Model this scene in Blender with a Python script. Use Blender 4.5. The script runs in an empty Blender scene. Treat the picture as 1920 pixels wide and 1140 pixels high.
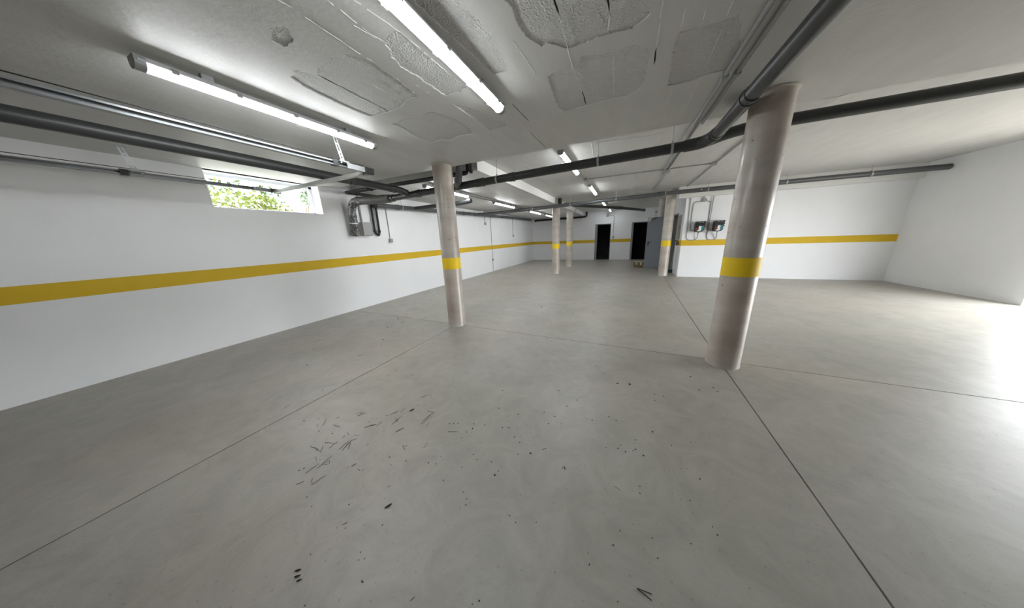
import bpy, bmesh, math, random
from mathutils import Vector, Matrix
from mathutils.geometry import delaunay_2d_cdt
random.seed(7)
S = bpy.context.scene
COL = S.collection

# ------------------------------------------------------------------ camera, sky, exposure
cam_data = bpy.data.cameras.new('camera')
cam = bpy.data.objects.new('camera', cam_data); COL.objects.link(cam)
cam_data.sensor_fit = 'HORIZONTAL'; cam_data.sensor_width = 36.0
cam_data.lens = 468.52 / 1920 * 36.0
cam_data.clip_start = 0.02; cam_data.clip_end = 300
rot = Matrix(((0.9158539490243458, -0.06716812103660556, 0.39585349256122876),
              (0.39964379707727826, 0.24748469417525698, -0.8826302519212871),
              (-0.03868306495310438, 0.9665607946039355, 0.2535031574171069)))
cam.matrix_world = Matrix.Translation((0, 0, 1.5)) @ rot.to_4x4()
S.camera = cam
S.view_settings.view_transform = 'Standard'; S.view_settings.look = 'None'
S.view_settings.gamma = 1.0; S.view_settings.use_curve_mapping = False
S.view_settings.exposure = 1.3
world = bpy.data.worlds.new('overcast_sky'); S.world = world; world.use_nodes = True
bg = world.node_tree.nodes['Background']
bg.inputs['Color'].default_value = (0.93, 0.97, 1.0, 1); bg.inputs['Strength'].default_value = 6.3
LAMP_POWER = 22.0

# floor plan outlines (metres): rough ceiling blocks, open seams, paint ridges; litter on the floor
PATCHES=[[(-1.358,1.388),(-1.4,1.409),(-1.42,1.431),(-1.432,1.478),(-1.474,1.52),(-1.467,1.553),(-1.497,1.616),(-1.483,1.692),(-1.466,1.755),(-1.471,1.85),(-1.459,1.867),(-1.455,1.943),(-1.454,2.048),(-1.381,2.046),(-1.301,2.059),(-1.263,2.024),(-1.233,2.029),(-1.241,1.874),(-1.253,1.761),(-1.268,1.597),(-1.265,1.442),(-1.261,1.397),(-1.271,1.376)],[(-2.258,1.337),(-2.181,1.334),(-2.16,1.303),(-2.116,1.322),(-2.111,1.353),(-2.065,1.404),(-1.998,1.371),(-1.892,1.363),(-1.825,1.345),(-1.76,1.371),(-1.687,1.373),(-1.665,1.399),(-1.647,1.445),(-1.619,1.505),(-1.631,1.58),(-1.621,1.692),(-1.638,1.845),(-1.65,1.942),(-1.666,1.95),(-1.737,1.943),(-1.784,1.943),(-1.843,1.981),(-1.925,2.014),(-2.072,2.021),(-2.171,2.012),(-2.285,1.997),(-2.299,1.963),(-2.315,1.786),(-2.312,1.621),(-2.298,1.451)],[(-2.248,2.206),(-2.046,2.178),(-1.87,2.227),(-1.793,2.19),(-1.718,2.2),(-1.674,2.286),(-1.636,2.389),(-1.617,2.579),(-1.629,2.734),(-1.673,2.818),(-1.838,2.793),(-1.998,2.848),(-2.112,2.781),(-2.258,2.801),(-2.268,2.691),(-2.276,2.541),(-2.24,2.325)],[(-1.029,1.24),(-0.824,1.342),(-0.838,1.385),(-0.837,1.448),(-0.823,1.508),(-0.808,1.551),(-0.82,1.588),(-0.815,1.619),(-0.787,1.628),(-0.81,1.663),(-0.805,1.727),(-0.823,1.772),(-0.819,1.815),(-0.835,1.882),(-0.835,1.938),(-0.849,1.981),(-0.894,1.993),(-0.959,1.985),(-0.988,1.833),(-1.012,1.621),(-1.032,1.449),(-1.053,1.321)],[(-1.479,2.188),(-1.466,2.265),(-1.465,2.451),(-1.46,2.63),(-1.454,2.833),(-1.313,2.83),(-1.237,2.812),(-1.227,2.687),(-1.313,2.603),(-1.338,2.425),(-1.396,2.274)],[(-1.779,1.08),(-1.791,1.105),(-1.823,1.133),(-1.844,1.157),(-1.935,1.172),(-1.963,1.164),(-1.974,1.115),(-1.86,1.059)],[(-0.643,1.433),(-0.627,1.559),(-0.635,1.608),(-0.639,1.669),(-0.629,1.755),(-0.612,1.795),(-0.567,1.883),(-0.527,1.87),(-0.483,1.906),(-0.429,1.968),(-0.365,1.98),(-0.211,1.969),(-0.171,1.971),(-0.117,1.975),(-0.041,1.991),(0.013,1.957),(0.045,1.922),(0.047,1.893),(0.024,1.853),(0.008,1.809),(-0.008,1.75)],[(-0.614,2.195),(-0.561,2.177),(-0.467,2.173),(-0.427,2.176),(-0.372,2.139),(-0.354,2.085),(-0.172,2.15),(-0.154,2.138),(-0.086,2.13),(-0.004,2.152),(0.047,2.206),(0.076,2.308),(0.073,2.387),(0.059,2.448),(0.059,2.6),(0.039,2.696),(0.01,2.75),(-0.066,2.782),(-0.157,2.784),(-0.275,2.787),(-0.418,2.794),(-0.53,2.807),(-0.617,2.806),(-0.644,2.714),(-0.642,2.497),(-0.631,2.339)],[(0.24,2.781),(0.229,2.555),(0.21,2.249),(0.223,2.142),(0.316,2.155),(0.434,2.17),(0.509,2.156),(0.66,2.596),(0.622,2.761),(0.508,2.758),(0.457,2.77),(0.399,2.801),(0.312,2.797)]]
CRACKS=[[(-0.414,1.547),(-0.416,1.597),(-0.413,1.705)],[(-0.412,2.536),(-0.416,2.795)],[(-0.165,1.672),(-0.165,1.723),(-0.161,1.813)],[(-1.01,2.429),(-0.996,2.834)],[(-1.073,3.094),(-1.068,3.674)],[(0.106,2.237),(0.107,2.421)],[(-2.077,1.415),(-2.074,1.683),(-2.072,2.021)],[(-2.62,1.719),(-2.612,2.057),(-2.581,2.46)]]
RIDGES=[[(-1.623,1.008),(-1.621,1.099),(-1.62,1.203),(-1.618,1.409),(-1.607,1.496)],[(-1.618,1.57),(-1.598,1.623)],[(-1.552,1.817),(-1.542,1.953)],[(-1.421,1.093),(-1.422,1.398)],[(-1.447,1.248),(-1.4,1.409)],[(-1.306,1.15),(-1.261,1.397)],[(-1.258,1.457),(-1.244,1.95)],[(-1.614,1.686),(-1.648,1.931)],[(-1.829,1.611),(-1.84,1.978)],[(-1.477,2.175),(-1.465,2.451)],[(-1.636,0.907),(-1.623,1.008)],[(-3.056,1.77),(-3.014,2.008)],[(-0.706,1.753),(-0.698,1.885),(-0.686,2.129)],[(-0.413,1.705),(-0.416,1.927),(-0.427,2.176),(-0.41,2.525)],[(-0.161,1.813),(-0.167,1.898),(-0.187,1.969)],[(0.098,1.854),(0.106,2.083),(0.106,2.237)],[(0.442,2.027),(0.452,2.235),(0.463,2.753),(0.459,3.117),(0.469,3.559)],[(0.22,1.971),(0.219,2.117)],[(0.224,2.516),(0.23,2.775)],[(0.276,2.822),(0.309,3.622)],[(-0.949,2.878),(-0.984,3.546)],[(-0.152,2.161),(-0.174,2.749)],[(0.318,1.965),(0.326,2.138)]]
TWIGS=[[(-2.899,0.996),(-2.911,1.059)],[(-2.146,1.195),(-2.111,1.245)],[(-2.11,1.184),(-2.067,1.241)],[(-2.091,1.185),(-2.113,1.237)],[(-2.281,0.994),(-2.345,1.062)],[(-2.2,1.031),(-2.118,1.038)],[(-2.307,0.96),(-2.346,0.993)],[(-2.235,0.931),(-2.249,0.947)],[(-1.908,1.113),(-1.853,1.172)],[(-1.83,1.157),(-1.83,1.215)],[(-1.839,1.301),(-1.808,1.377)],[(-1.776,1.365),(-1.778,1.427)],[(-1.861,1.279),(-1.849,1.294)],[(-1.719,1.221),(-1.721,1.329)],[(-1.76,1.292),(-1.672,1.257)],[(-1.719,1.245),(-1.726,1.292)],[(-1.614,1.168),(-1.589,1.23)],[(-1.484,1.314),(-1.46,1.432)],[(-1.496,1.343),(-1.478,1.478)],[(-1.55,1.467),(-1.476,1.481)],[(-1.417,1.308),(-1.434,1.372)],[(-1.751,1.598),(-1.734,1.667)],[(-1.661,1.645),(-1.684,1.685)],[(-2.06,0.88),(-1.977,0.904)],[(-1.969,0.854),(-1.969,0.924)],[(-1.881,0.876),(-1.895,0.966)],[(-1.846,0.879),(-1.881,0.972)],[(-1.811,0.902),(-1.879,0.978)],[(-1.853,0.904),(-1.881,0.956)],[(-1.874,0.974),(-1.853,1.003)],[(-2.125,0.815),(-2.014,0.813)],[(-2.064,0.821),(-1.981,0.807)],[(-1.984,0.806),(-2.045,0.858)],[(-1.893,0.656),(-1.886,0.741)],[(-1.859,0.708),(-1.87,0.82)],[(-1.861,0.727),(-1.849,0.789)],[(-1.846,0.749),(-1.818,0.764)],[(-1.849,0.789),(-1.816,0.769)],[(-1.976,0.769),(-1.916,0.742)],[(-1.924,0.762),(-1.911,0.767)],[(-1.642,0.815),(-1.633,0.844)],[(-1.761,0.622),(-1.74,0.699)],[(-1.782,0.631),(-1.808,0.656)],[(-1.858,0.586),(-1.833,0.619)],[(-1.274,0.796),(-1.269,0.815)],[(-1.279,1.128),(-1.289,1.18)],[(-1.455,1.088),(-1.396,1.059)],[(-1.721,0.981),(-1.713,0.999)],[(-1.583,0.815),(-1.558,0.814)],[(-1.542,0.82),(-1.537,0.829)],[(-2.422,1.024),(-2.411,1.041)],[(-2.263,1.094),(-2.249,1.118)],[(-1.712,1.402),(-1.682,1.407)],[(-1.677,1.416),(-1.707,1.46)],[(-1.43,1.083),(-1.415,1.097)],[(-1.915,1.018),(-1.867,1.032)],[(-2.0,1.021),(-1.944,0.999)],[(-1.976,0.966),(-1.974,0.988)],[(-1.941,1.169),(-1.921,1.176)],[(0.043,1.333),(0.081,1.312)],[(-1.328,0.542),(-1.312,0.567)],[(-0.745,0.46),(-0.735,0.479)],[(-1.645,0.813),(-1.636,0.842)],[(-1.211,1.326),(-1.133,1.356)],[(-1.618,1.169),(-1.589,1.228)],[(-1.912,1.11),(-1.849,1.17)],[(-1.747,1.606),(-1.688,1.683)],[(-1.824,1.327),(-1.801,1.36)],[(-3.297,2.033),(-3.26,2.097)],[(-4.516,2.156),(-4.465,2.204)],[(-3.894,3.351),(-3.833,3.387)]]
VTWIG=[(0.151,0.874),(0.207,0.856),(0.209,0.878)]
SPECKS=[(0.032,2.526,0.0222),(0.147,2.554,0.033),(-1.042,2.0,0.0164),(-0.506,2.197,0.0161),(-0.31,2.104,0.0151),(-0.381,1.984,0.0146),(-0.952,1.737,0.0147),(-0.552,1.833,0.0142),(-0.837,1.669,0.014),(-0.754,1.724,0.0141),(-0.451,1.813,0.0138),(-0.478,1.707,0.0133),(-0.379,1.743,0.0088),(-0.192,1.883,0.009),(-0.148,1.875,0.0134),(-0.019,1.971,0.0136),(0.036,1.94,0.0133),(-1.062,1.484,0.0135),(-1.042,1.433,0.0176),(-0.97,1.504,0.0134),(-0.817,1.531,0.0132),(-0.767,1.55,0.0131),(-1.066,1.382,0.0129),(-1.227,1.427,0.0136),(-1.192,1.44,0.0136),(-1.258,1.409,0.0136),(-1.067,1.317,0.0126),(-0.686,1.473,0.0125),(-0.628,1.44,0.0122),(-0.114,1.664,0.0081),(0.299,1.911,0.0166),(0.176,1.777,0.012),(0.074,1.684,0.0118),(0.056,1.647,0.0116),(0.106,1.633,0.0114),(0.173,1.682,0.0153),(0.221,1.644,0.0149),(0.157,1.664,0.0114),(-0.024,1.621,0.0078),(0.413,1.814,0.0116),(0.545,1.896,0.0078),(-0.445,1.44,0.0117),(-0.431,1.455,0.0118),(-0.518,1.376,0.0192),(-0.599,1.335,0.0115),(-0.898,1.215,0.0116),(-0.851,1.187,0.0113),(-0.747,1.209,0.0112),(-0.915,1.096,0.0109),(-1.101,1.051,0.0112),(-1.157,1.037,0.0112),(-1.11,1.112,0.0077),(-0.678,1.127,0.0175),(-0.669,1.161,0.0107),(-0.269,1.351,0.0143),(-0.28,1.341,0.0107),(-0.262,1.341,0.0107),(-0.972,0.97,0.0104),(-0.808,0.953,0.0099),(-0.766,0.925,0.0096),(-0.75,0.894,0.0094),(-0.773,0.866,0.0062),(-0.474,1.067,0.0064),(-0.487,0.937,0.009),(-0.442,0.917,0.0087),(-0.338,0.96,0.0087),(0.187,1.39,0.0098),(0.184,1.344,0.0096),(0.437,1.619,0.007),(0.47,1.632,0.007),(0.447,1.402,0.0092),(0.397,1.389,0.0062),(0.531,1.579,0.0134),(0.363,2.452,0.0154),(0.353,2.344,0.0148),(0.435,2.443,0.0151),(0.896,2.766,0.0158),(0.915,2.698,0.0154),(0.764,2.675,0.0156),(0.742,2.925,0.0171),(0.079,1.086,0.0084),(0.23,1.112,0.0081),(0.403,1.156,0.0079),(0.534,1.25,0.0109),(0.522,1.286,0.0084),(0.246,1.029,0.0102),(0.05,1.006,0.0107),(-0.05,0.882,0.0101),(0.076,0.799,0.0068),(-1.404,0.633,0.0096),(-1.698,0.563,0.0099),(-1.604,0.54,0.0096),(-1.296,0.54,0.0088),(-1.118,0.629,0.0088),(-1.114,0.497,0.0081),(-1.093,0.472,0.0079),(-1.07,0.487,0.0079),(-1.344,0.394,0.0081),(-1.0,0.423,0.0123),(-1.161,0.273,0.0092),(-0.468,0.576,0.0092),(-0.491,0.556,0.0068),(-2.104,0.965,0.0132),(-2.51,0.967,0.0143),(-2.871,1.334,0.0173),(-1.458,0.971,0.0116),(-1.392,0.928,0.0075),(-1.318,0.992,0.0114),(-1.664,0.8,0.0074),(-1.561,0.815,0.0073),(-1.964,0.655,0.0111),(-1.949,0.677,0.0112),(-0.501,0.936,0.006),(-2.236,0.936,0.0089),(-1.694,1.501,0.0101),(-0.549,1.521,0.0083),(-0.645,1.629,0.0089),(-1.592,5.161,0.0356),(-1.432,4.716,0.0218),(-0.851,4.906,0.0215),(0.848,6.292,0.0239),(1.102,6.295,0.0235),(-0.21,2.838,0.0127),(0.033,2.529,0.0166),(-0.105,2.68,0.0119),(0.738,2.916,0.0114),(0.897,2.766,0.0105),(-0.986,3.457,0.0163),(-4.153,3.52,0.0438),(-3.897,3.043,0.0295),(-4.191,1.959,0.0241),(-3.322,2.44,0.0164),(-3.704,1.623,0.021),(-3.463,2.585,0.0258),(-3.859,3.37,0.0208),(-1.58,2.169,0.0125),(-2.446,1.917,0.013),(-2.175,1.912,0.0125),(-2.433,1.799,0.0125)]
CHIPS=[(-1.171,0.714,0.0346),(-1.328,0.331,0.023),(-1.305,0.317,0.0226),(-1.28,0.312,0.0198),(-1.695,1.428,0.0345)]

# ------------------------------------------------------------------ measures (metres)
XL, YD, YB = -5.726, 16.71, 10.18          # left wall, far wall, right partition
ZN, ZF = 2.67, 2.87                        # low slab soffit, high slab soffit
YE = 3.76                                  # far edge of the near slab
XB = -2.43                                 # face of the left low slab
XR, YF = 6.5, -1.0                         # right wall, wall behind the camera
ST0, ST1 = 1.04, 1.223                     # yellow stripe

# ------------------------------------------------------------------ materials
def nodes(name):
    m = bpy.data.materials.new(name); m.use_nodes = True
    nt = m.node_tree
    return m, nt, nt.nodes['Principled BSDF']
def mat(name, color, rough=0.6, metal=0.0, var=0.0, scale=3.0, bump=0.0, bscale=60.0, coat=0.0, dark=None, spec=0.5, stretch=None):
    m, nt, b = nodes(name)
    b.inputs['Roughness'].default_value = rough; b.inputs['Metallic'].default_value = metal
    b.inputs['Coat Weight'].default_value = coat; b.inputs['Specular IOR Level'].default_value = spec
    b.inputs['Coat Roughness'].default_value = 0.12
    c = (*color, 1)
    b.inputs['Base Color'].default_value = c
    m.diffuse_color = c
    tc = nt.nodes.new('ShaderNodeTexCoord')
    co = tc.outputs['Object']
    if stretch:
        mp = nt.nodes.new('ShaderNodeMapping'); mp.inputs['Scale'].default_value = stretch
        nt.links.new(co, mp.inputs['Vector']); co = mp.outputs['Vector']
    if var:
        n = nt.nodes.new('ShaderNodeTexNoise'); n.inputs['Scale'].default_value = scale
        n.inputs['Detail'].default_value = 6; n.inputs['Roughness'].default_value = 0.6
        nt.links.new(co, n.inputs['Vector'])
        r = nt.nodes.new('ShaderNodeValToRGB')
        r.color_ramp.elements[0].position = 0.3; r.color_ramp.elements[1].position = 0.7
        d = dark or tuple(x * (1 - var) for x in color)
        r.color_ramp.elements[0].color = (*d, 1)
        r.color_ramp.elements[1].color = (*[min(1, x * (1 + var * 0.5)) for x in color], 1)
        nt.links.new(n.outputs['Fac'], r.inputs['Fac']); nt.links.new(r.outputs['Color'], b.inputs['Base Color'])
    if bump:
        n2 = nt.nodes.new('ShaderNodeTexNoise'); n2.inputs['Scale'].default_value = bscale
        n2.inputs['Detail'].default_value = 4
        nt.links.new(tc.outputs['Object'], n2.inputs['Vector'])
        bp = nt.nodes.new('ShaderNodeBump'); bp.inputs['Strength'].default_value = bump
        bp.inputs['Distance'].default_value = 0.01
        nt.links.new(n2.outputs['Fac'], bp.inputs['Height']); nt.links.new(bp.outputs['Normal'], b.inputs['Normal'])
    return m
def concrete_floor():
    m, nt, b = nodes('polished_concrete')
    tc = nt.nodes.new('ShaderNodeTexCoord')
    def noise(s, det=5, rough=0.6, dist=0.0):
        n = nt.nodes.new('ShaderNodeTexNoise'); n.inputs['Scale'].default_value = s
        n.inputs['Detail'].default_value = det; n.inputs['Roughness'].default_value = rough
        n.inputs['Distortion'].default_value = dist
        nt.links.new(tc.outputs['Object'], n.inputs['Vector']); return n.outputs['Fac']
    def ramp(fac, p0, c0, p1, c1):
        r = nt.nodes.new('ShaderNodeValToRGB'); e = r.color_ramp.elements
        e[0].position = p0; e[0].color = (*c0, 1); e[1].position = p1; e[1].color = (*c1, 1)
        nt.links.new(fac, r.inputs['Fac']); return r.outputs['Color']
    def mixc(a, c, kind, f):
        x = nt.nodes.new('ShaderNodeMix'); x.data_type = 'RGBA'; x.blend_type = kind
        x.inputs[0].default_value = f
        nt.links.new(a, x.inputs[6]); nt.links.new(c, x.inputs[7]); return x.outputs[2]
    base = ramp(noise(0.9, 8, 0.65, 0.6), 0.32, (0.355, 0.342, 0.302), 0.68, (0.43, 0.412, 0.365))
    pink = ramp(noise(0.33, 3), 0.45, (1, 1, 1), 0.72, (1.0, 0.93, 0.90))
    c = mixc(base, pink, 'MULTIPLY', 1.0)
    cloud = ramp(noise(3.1, 10, 0.75, 1.2), 0.32, (0.80, 0.80, 0.79), 0.62, (1.0, 1.0, 1.0))
    c = mixc(c, cloud, 'MULTIPLY', 1.0)
    speck = ramp(noise(60, 2, 0.5), 0.24, (0.6, 0.58, 0.55), 0.34, (1, 1, 1))
    c = mixc(c, speck, 'MULTIPLY', 0.8)
    nt.links.new(c, b.inputs['Base Color'])
    rr = nt.nodes.new('ShaderNodeMapRange'); rr.inputs[3].default_value = 0.34; rr.inputs[4].default_value = 0.5
    nt.links.new(noise(1.6, 5), rr.inputs[0]); nt.links.new(rr.outputs[0], b.inputs['Roughness'])
    b.inputs['Specular IOR Level'].default_value = 0.5
    bp = nt.nodes.new('ShaderNodeBump'); bp.inputs['Strength'].default_value = 0.12; bp.inputs['Distance'].default_value = 0.004
    nt.links.new(noise(45, 4), bp.inputs['Height']); nt.links.new(bp.outputs['Normal'], b.inputs['Normal'])
    return m
def emit(name, color, strength):
    m, nt, b = nodes(name)
    b.inputs['Base Color'].default_value = (0.9, 0.9, 0.9, 1)
    b.inputs['Emission Color'].default_value = (*color, 1); b.inputs['Emission Strength'].default_value = strength
    return m
def column_concrete():
    m, nt, b = nodes('column_concrete')
    tc = nt.nodes.new('ShaderNodeTexCoord')
    def noise(s, det, scl=(1, 1, 1)):
        mp = nt.nodes.new('ShaderNodeMapping'); mp.inputs['Scale'].default_value = scl
        nt.links.new(tc.outputs['Object'], mp.inputs['Vector'])
        n = nt.nodes.new('ShaderNodeTexNoise'); n.inputs['Scale'].default_value = s; n.inputs['Detail'].default_value = det
        nt.links.new(mp.outputs['Vector'], n.inputs['Vector']); return n.outputs['Fac']
    def ramp(fac, p0, c0, p1, c1):
        r = nt.nodes.new('ShaderNodeValToRGB'); e = r.color_ramp.elements
        e[0].position = p0; e[0].color = (*c0, 1); e[1].position = p1; e[1].color = (*c1, 1)
        nt.links.new(fac, r.inputs['Fac']); return r.outputs['Color']
    def mul(a, c):
        x = nt.nodes.new('ShaderNodeMix'); x.data_type = 'RGBA'; x.blend_type = 'MULTIPLY'; x.inputs[0].default_value = 1
        nt.links.new(a, x.inputs[6]); nt.links.new(c, x.inputs[7]); return x.outputs[2]
    c = ramp(noise(2.2, 7, (1, 1, 1.6)), 0.32, (0.46, 0.42, 0.375), 0.66, (0.60, 0.565, 0.515))
    c = mul(c, ramp(noise(1.0, 3, (0.6, 0.6, 5)), 0.35, (0.86, 0.84, 0.82), 0.6, (1, 1, 1)))
    c = mul(c, ramp(noise(26, 1.5), 0.235, (0.30, 0.26, 0.23), 0.275, (1, 1, 1)))
    c = mul(c, ramp(noise(1.7, 4), 0.40, (0.93, 0.86, 0.82), 0.62, (1, 1, 1)))
    nt.links.new(c, b.inputs['Base Color'])
    b.inputs['Roughness'].default_value = 0.42
    b.inputs['Coat Weight'].default_value = 0.35; b.inputs['Coat Roughness'].default_value = 0.16
    bp = nt.nodes.new('ShaderNodeBump'); bp.inputs['Strength'].default_value = 0.15; bp.inputs['Distance'].default_value = 0.01
    nt.links.new(noise(9, 4), bp.inputs['Height']); nt.links.new(bp.outputs['Normal'], b.inputs['Normal'])
    return m
def rough_block():
    m, nt, b = nodes('rough_painted_block')
    b.inputs['Base Color'].default_value = (0.67, 0.665, 0.65, 1); b.inputs['Roughness'].default_value = 0.7
    tc = nt.nodes.new('ShaderNodeTexCoord')
    v = nt.nodes.new('ShaderNodeTexVoronoi'); v.inputs['Scale'].default_value = 95; v.feature = 'SMOOTH_F1'
    n = nt.nodes.new('ShaderNodeTexNoise'); n.inputs['Scale'].default_value = 120; n.inputs['Detail'].default_value = 3
    nt.links.new(tc.outputs['Object'], v.inputs['Vector']); nt.links.new(tc.outputs['Object'], n.inputs['Vector'])
    ad = nt.nodes.new('ShaderNodeMath'); ad.operation = 'ADD'
    nt.links.new(v.outputs['Distance'], ad.inputs[0]); nt.links.new(n.outputs['Fac'], ad.inputs[1])
    bp = nt.nodes.new('ShaderNodeBump'); bp.inputs['Strength'].default_value = 1.0; bp.inputs['Distance'].default_value = 0.013
    nt.links.new(ad.outputs[0], bp.inputs['Height']); nt.links.new(bp.outputs['Normal'], b.inputs['Normal'])
    return m
def glass():
    m = bpy.data.materials.new('window_glass'); m.use_nodes = True
    nt = m.node_tree; nt.nodes.clear()
    o = nt.nodes.new('ShaderNodeOutputMaterial'); mx = nt.nodes.new('ShaderNodeMixShader')
    t = nt.nodes.new('ShaderNodeBsdfTransparent'); g = nt.nodes.new('ShaderNodeBsdfGlossy')
    t.inputs['Color'].default_value = (0.95, 0.97, 0.96, 1); g.inputs['Roughness'].default_value = 0.03
    mx.inputs[0].default_value = 0.06
    nt.links.new(t.outputs[0], mx.inputs[1]); nt.links.new(g.outputs[0], mx.inputs[2]); nt.links.new(mx.outputs[0], o.inputs[0])
    return m

WALL = mat('white_wall_paint', (0.88, 0.885, 0.90), 0.6, var=0.03, scale=1.2, bump=0.06, bscale=90)
CEIL = mat('ceiling_paint', (0.60, 0.595, 0.58), 0.5, var=0.07, scale=2.2, bump=0.22, bscale=34, stretch=(3.0, 0.7, 1.0))
ROUGH = rough_block()
GAP = mat('unpainted_gap', (0.07, 0.065, 0.06), 0.9, var=0.4, scale=20)
RIDGE = mat('paint_ridge', (0.70, 0.70, 0.68), 0.45, bump=0.2, bscale=60)
BEAM = mat('beam_paint', (0.80, 0.80, 0.78), 0.6, var=0.03, scale=2, bump=0.05)
YELLOW = mat('yellow_stripe_paint', (0.70, 0.465, 0.03), 0.6, var=0.05, scale=5, spec=0.2)
BAND = mat('yellow_band_paint', (0.95, 0.66, 0.03), 0.5, var=0.04, scale=6, spec=0.25)
FLOOR = concrete_floor()
SUB = mat('joint_filler', (0.14, 0.135, 0.125), 0.9, var=0.3, scale=30)
COLM = column_concrete()
PVC = mat('grey_pipe_plastic', (0.042, 0.044, 0.045), 0.38, var=0.12, scale=4)
PVCL = mat('light_grey_pipe_plastic', (0.085, 0.09, 0.093), 0.4, var=0.12, scale=4)
BLACK = mat('black_pipe_insulation', (0.012, 0.012, 0.012), 0.6, var=0.2, scale=10)
FOIL = mat('crinkled_foil_wrap', (0.22, 0.22, 0.215), 0.38, metal=0.75, var=0.75, scale=22, bump=0.8, bscale=30)
PALE = mat('pale_zinc_bar', (0.62, 0.63, 0.60), 0.4, metal=0.25, var=0.08, scale=10)
TRACK = mat('dull_track_steel', (0.20, 0.21, 0.215), 0.36, metal=0.85, var=0.1, scale=14)
DUST = mat('dusty_grey_wrap', (0.13, 0.125, 0.12), 0.6, var=0.35, scale=9, bump=0.2, bscale=30)
GALV = mat('galvanised_steel', (0.42, 0.44, 0.45), 0.42, metal=0.6, var=0.12, scale=14)
CONDUIT = mat('grey_conduit', (0.33, 0.335, 0.34), 0.45, var=0.05, scale=8)
BOXGREY = mat('grey_box_plastic', (0.36, 0.36, 0.355), 0.5, var=0.03, scale=6)
LAMPW = mat('lamp_tray_plastic', (0.62, 0.64, 0.65), 0.4, var=0.03, scale=8)
CLIPM = mat('lamp_clip_plastic', (0.30, 0.31, 0.31), 0.4, var=0.05, scale=20)
TUBE = emit('lit_lamp_diffuser', (0.95, 0.985, 1.0), LAMP_POWER)
TUBE_NEAR = emit('lit_lamp_diffuser_dimmed', (0.95, 0.985, 1.0), LAMP_POWER * 0.62)  # nearest lamp set weaker to keep the near floor darker
TUBE_FAR = emit('lit_lamp_diffuser_weak', (0.93, 0.98, 1.0), LAMP_POWER * 0.45)
DARKWALL = mat('dark_unseen_wall', (0.10, 0.09, 0.085), 0.5, var=0.1, scale=2)  # unseen wall darkened to bounce less light onto the near floor
DOORG = mat('grey_blue_door_paint', (0.24, 0.265, 0.30), 0.45, var=0.03, scale=3)
FRAME = mat('door_frame_grey', (0.26, 0.27, 0.27), 0.5, var=0.08, scale=5)
BEIGE = mat('beige_closer_enamel', (0.55, 0.53, 0.48), 0.45, var=0.03, scale=5)
PANEL = mat('beige_grey_panel', (0.40, 0.39, 0.365), 0.55, var=0.05, scale=5)
DARKROOM = mat('painted_room_darkness', (0.05, 0.05, 0.05), 0.9, var=0.2, scale=3)  # near-black colour stands in for the darkness inside the closed rooms
BLK = mat('black_plastic', (0.012, 0.012, 0.013), 0.42, var=0.1, scale=12)
TEAL = mat('teal_label', (0.045, 0.20, 0.22), 0.45, var=0.04, scale=12)
WHITE = mat('white_label', (0.82, 0.84, 0.84), 0.45, var=0.02, scale=12)
RED = mat('dark_red_knob', (0.10, 0.02, 0.016), 0.45, var=0.1, scale=12)
ORANGE = mat('salmon_ring', (0.60, 0.22, 0.13), 0.45, var=0.05, scale=12)
CARD = mat('brown_cardboard', (0.20, 0.155, 0.085), 0.8, var=0.2, scale=9)
CREAM = mat('cream_paper', (0.70, 0.66, 0.55), 0.7, var=0.04, scale=12)
GREEN = mat('dark_green_plastic', (0.015, 0.06, 0.04), 0.5, var=0.1, scale=8)
WOOD = mat('weathered_wood', (0.16, 0.13, 0.10), 0.8, var=0.3, scale=8)
TWIG = mat('dry_twig', (0.075, 0.063, 0.052), 0.9, var=0.3, scale=20)
DIRT = mat('dark_dirt', (0.06, 0.053, 0.046), 0.95, var=0.3, scale=40)
LEAF = mat('dead_leaf', (0.035, 0.022, 0.014), 0.8, var=0.4, scale=40)
GLEAF = mat('green_leaf', (0.035, 0.075, 0.018), 0.5, var=0.45, scale=3)
YLEAF = mat('yellow_green_leaf', (0.12, 0.15, 0.018), 0.5, var=0.3, scale=3)
BARK = mat('bark', (0.12, 0.09, 0.06), 0.9, var=0.3, scale=12, bump=0.4)
EARTH = mat('pale_ground', (0.50, 0.46, 0.40), 0.9, var=0.2, scale=2)
UPVC = mat('white_window_frame', (0.78, 0.80, 0.83), 0.4, var=0.02, scale=5)
GLASS = glass()

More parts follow.
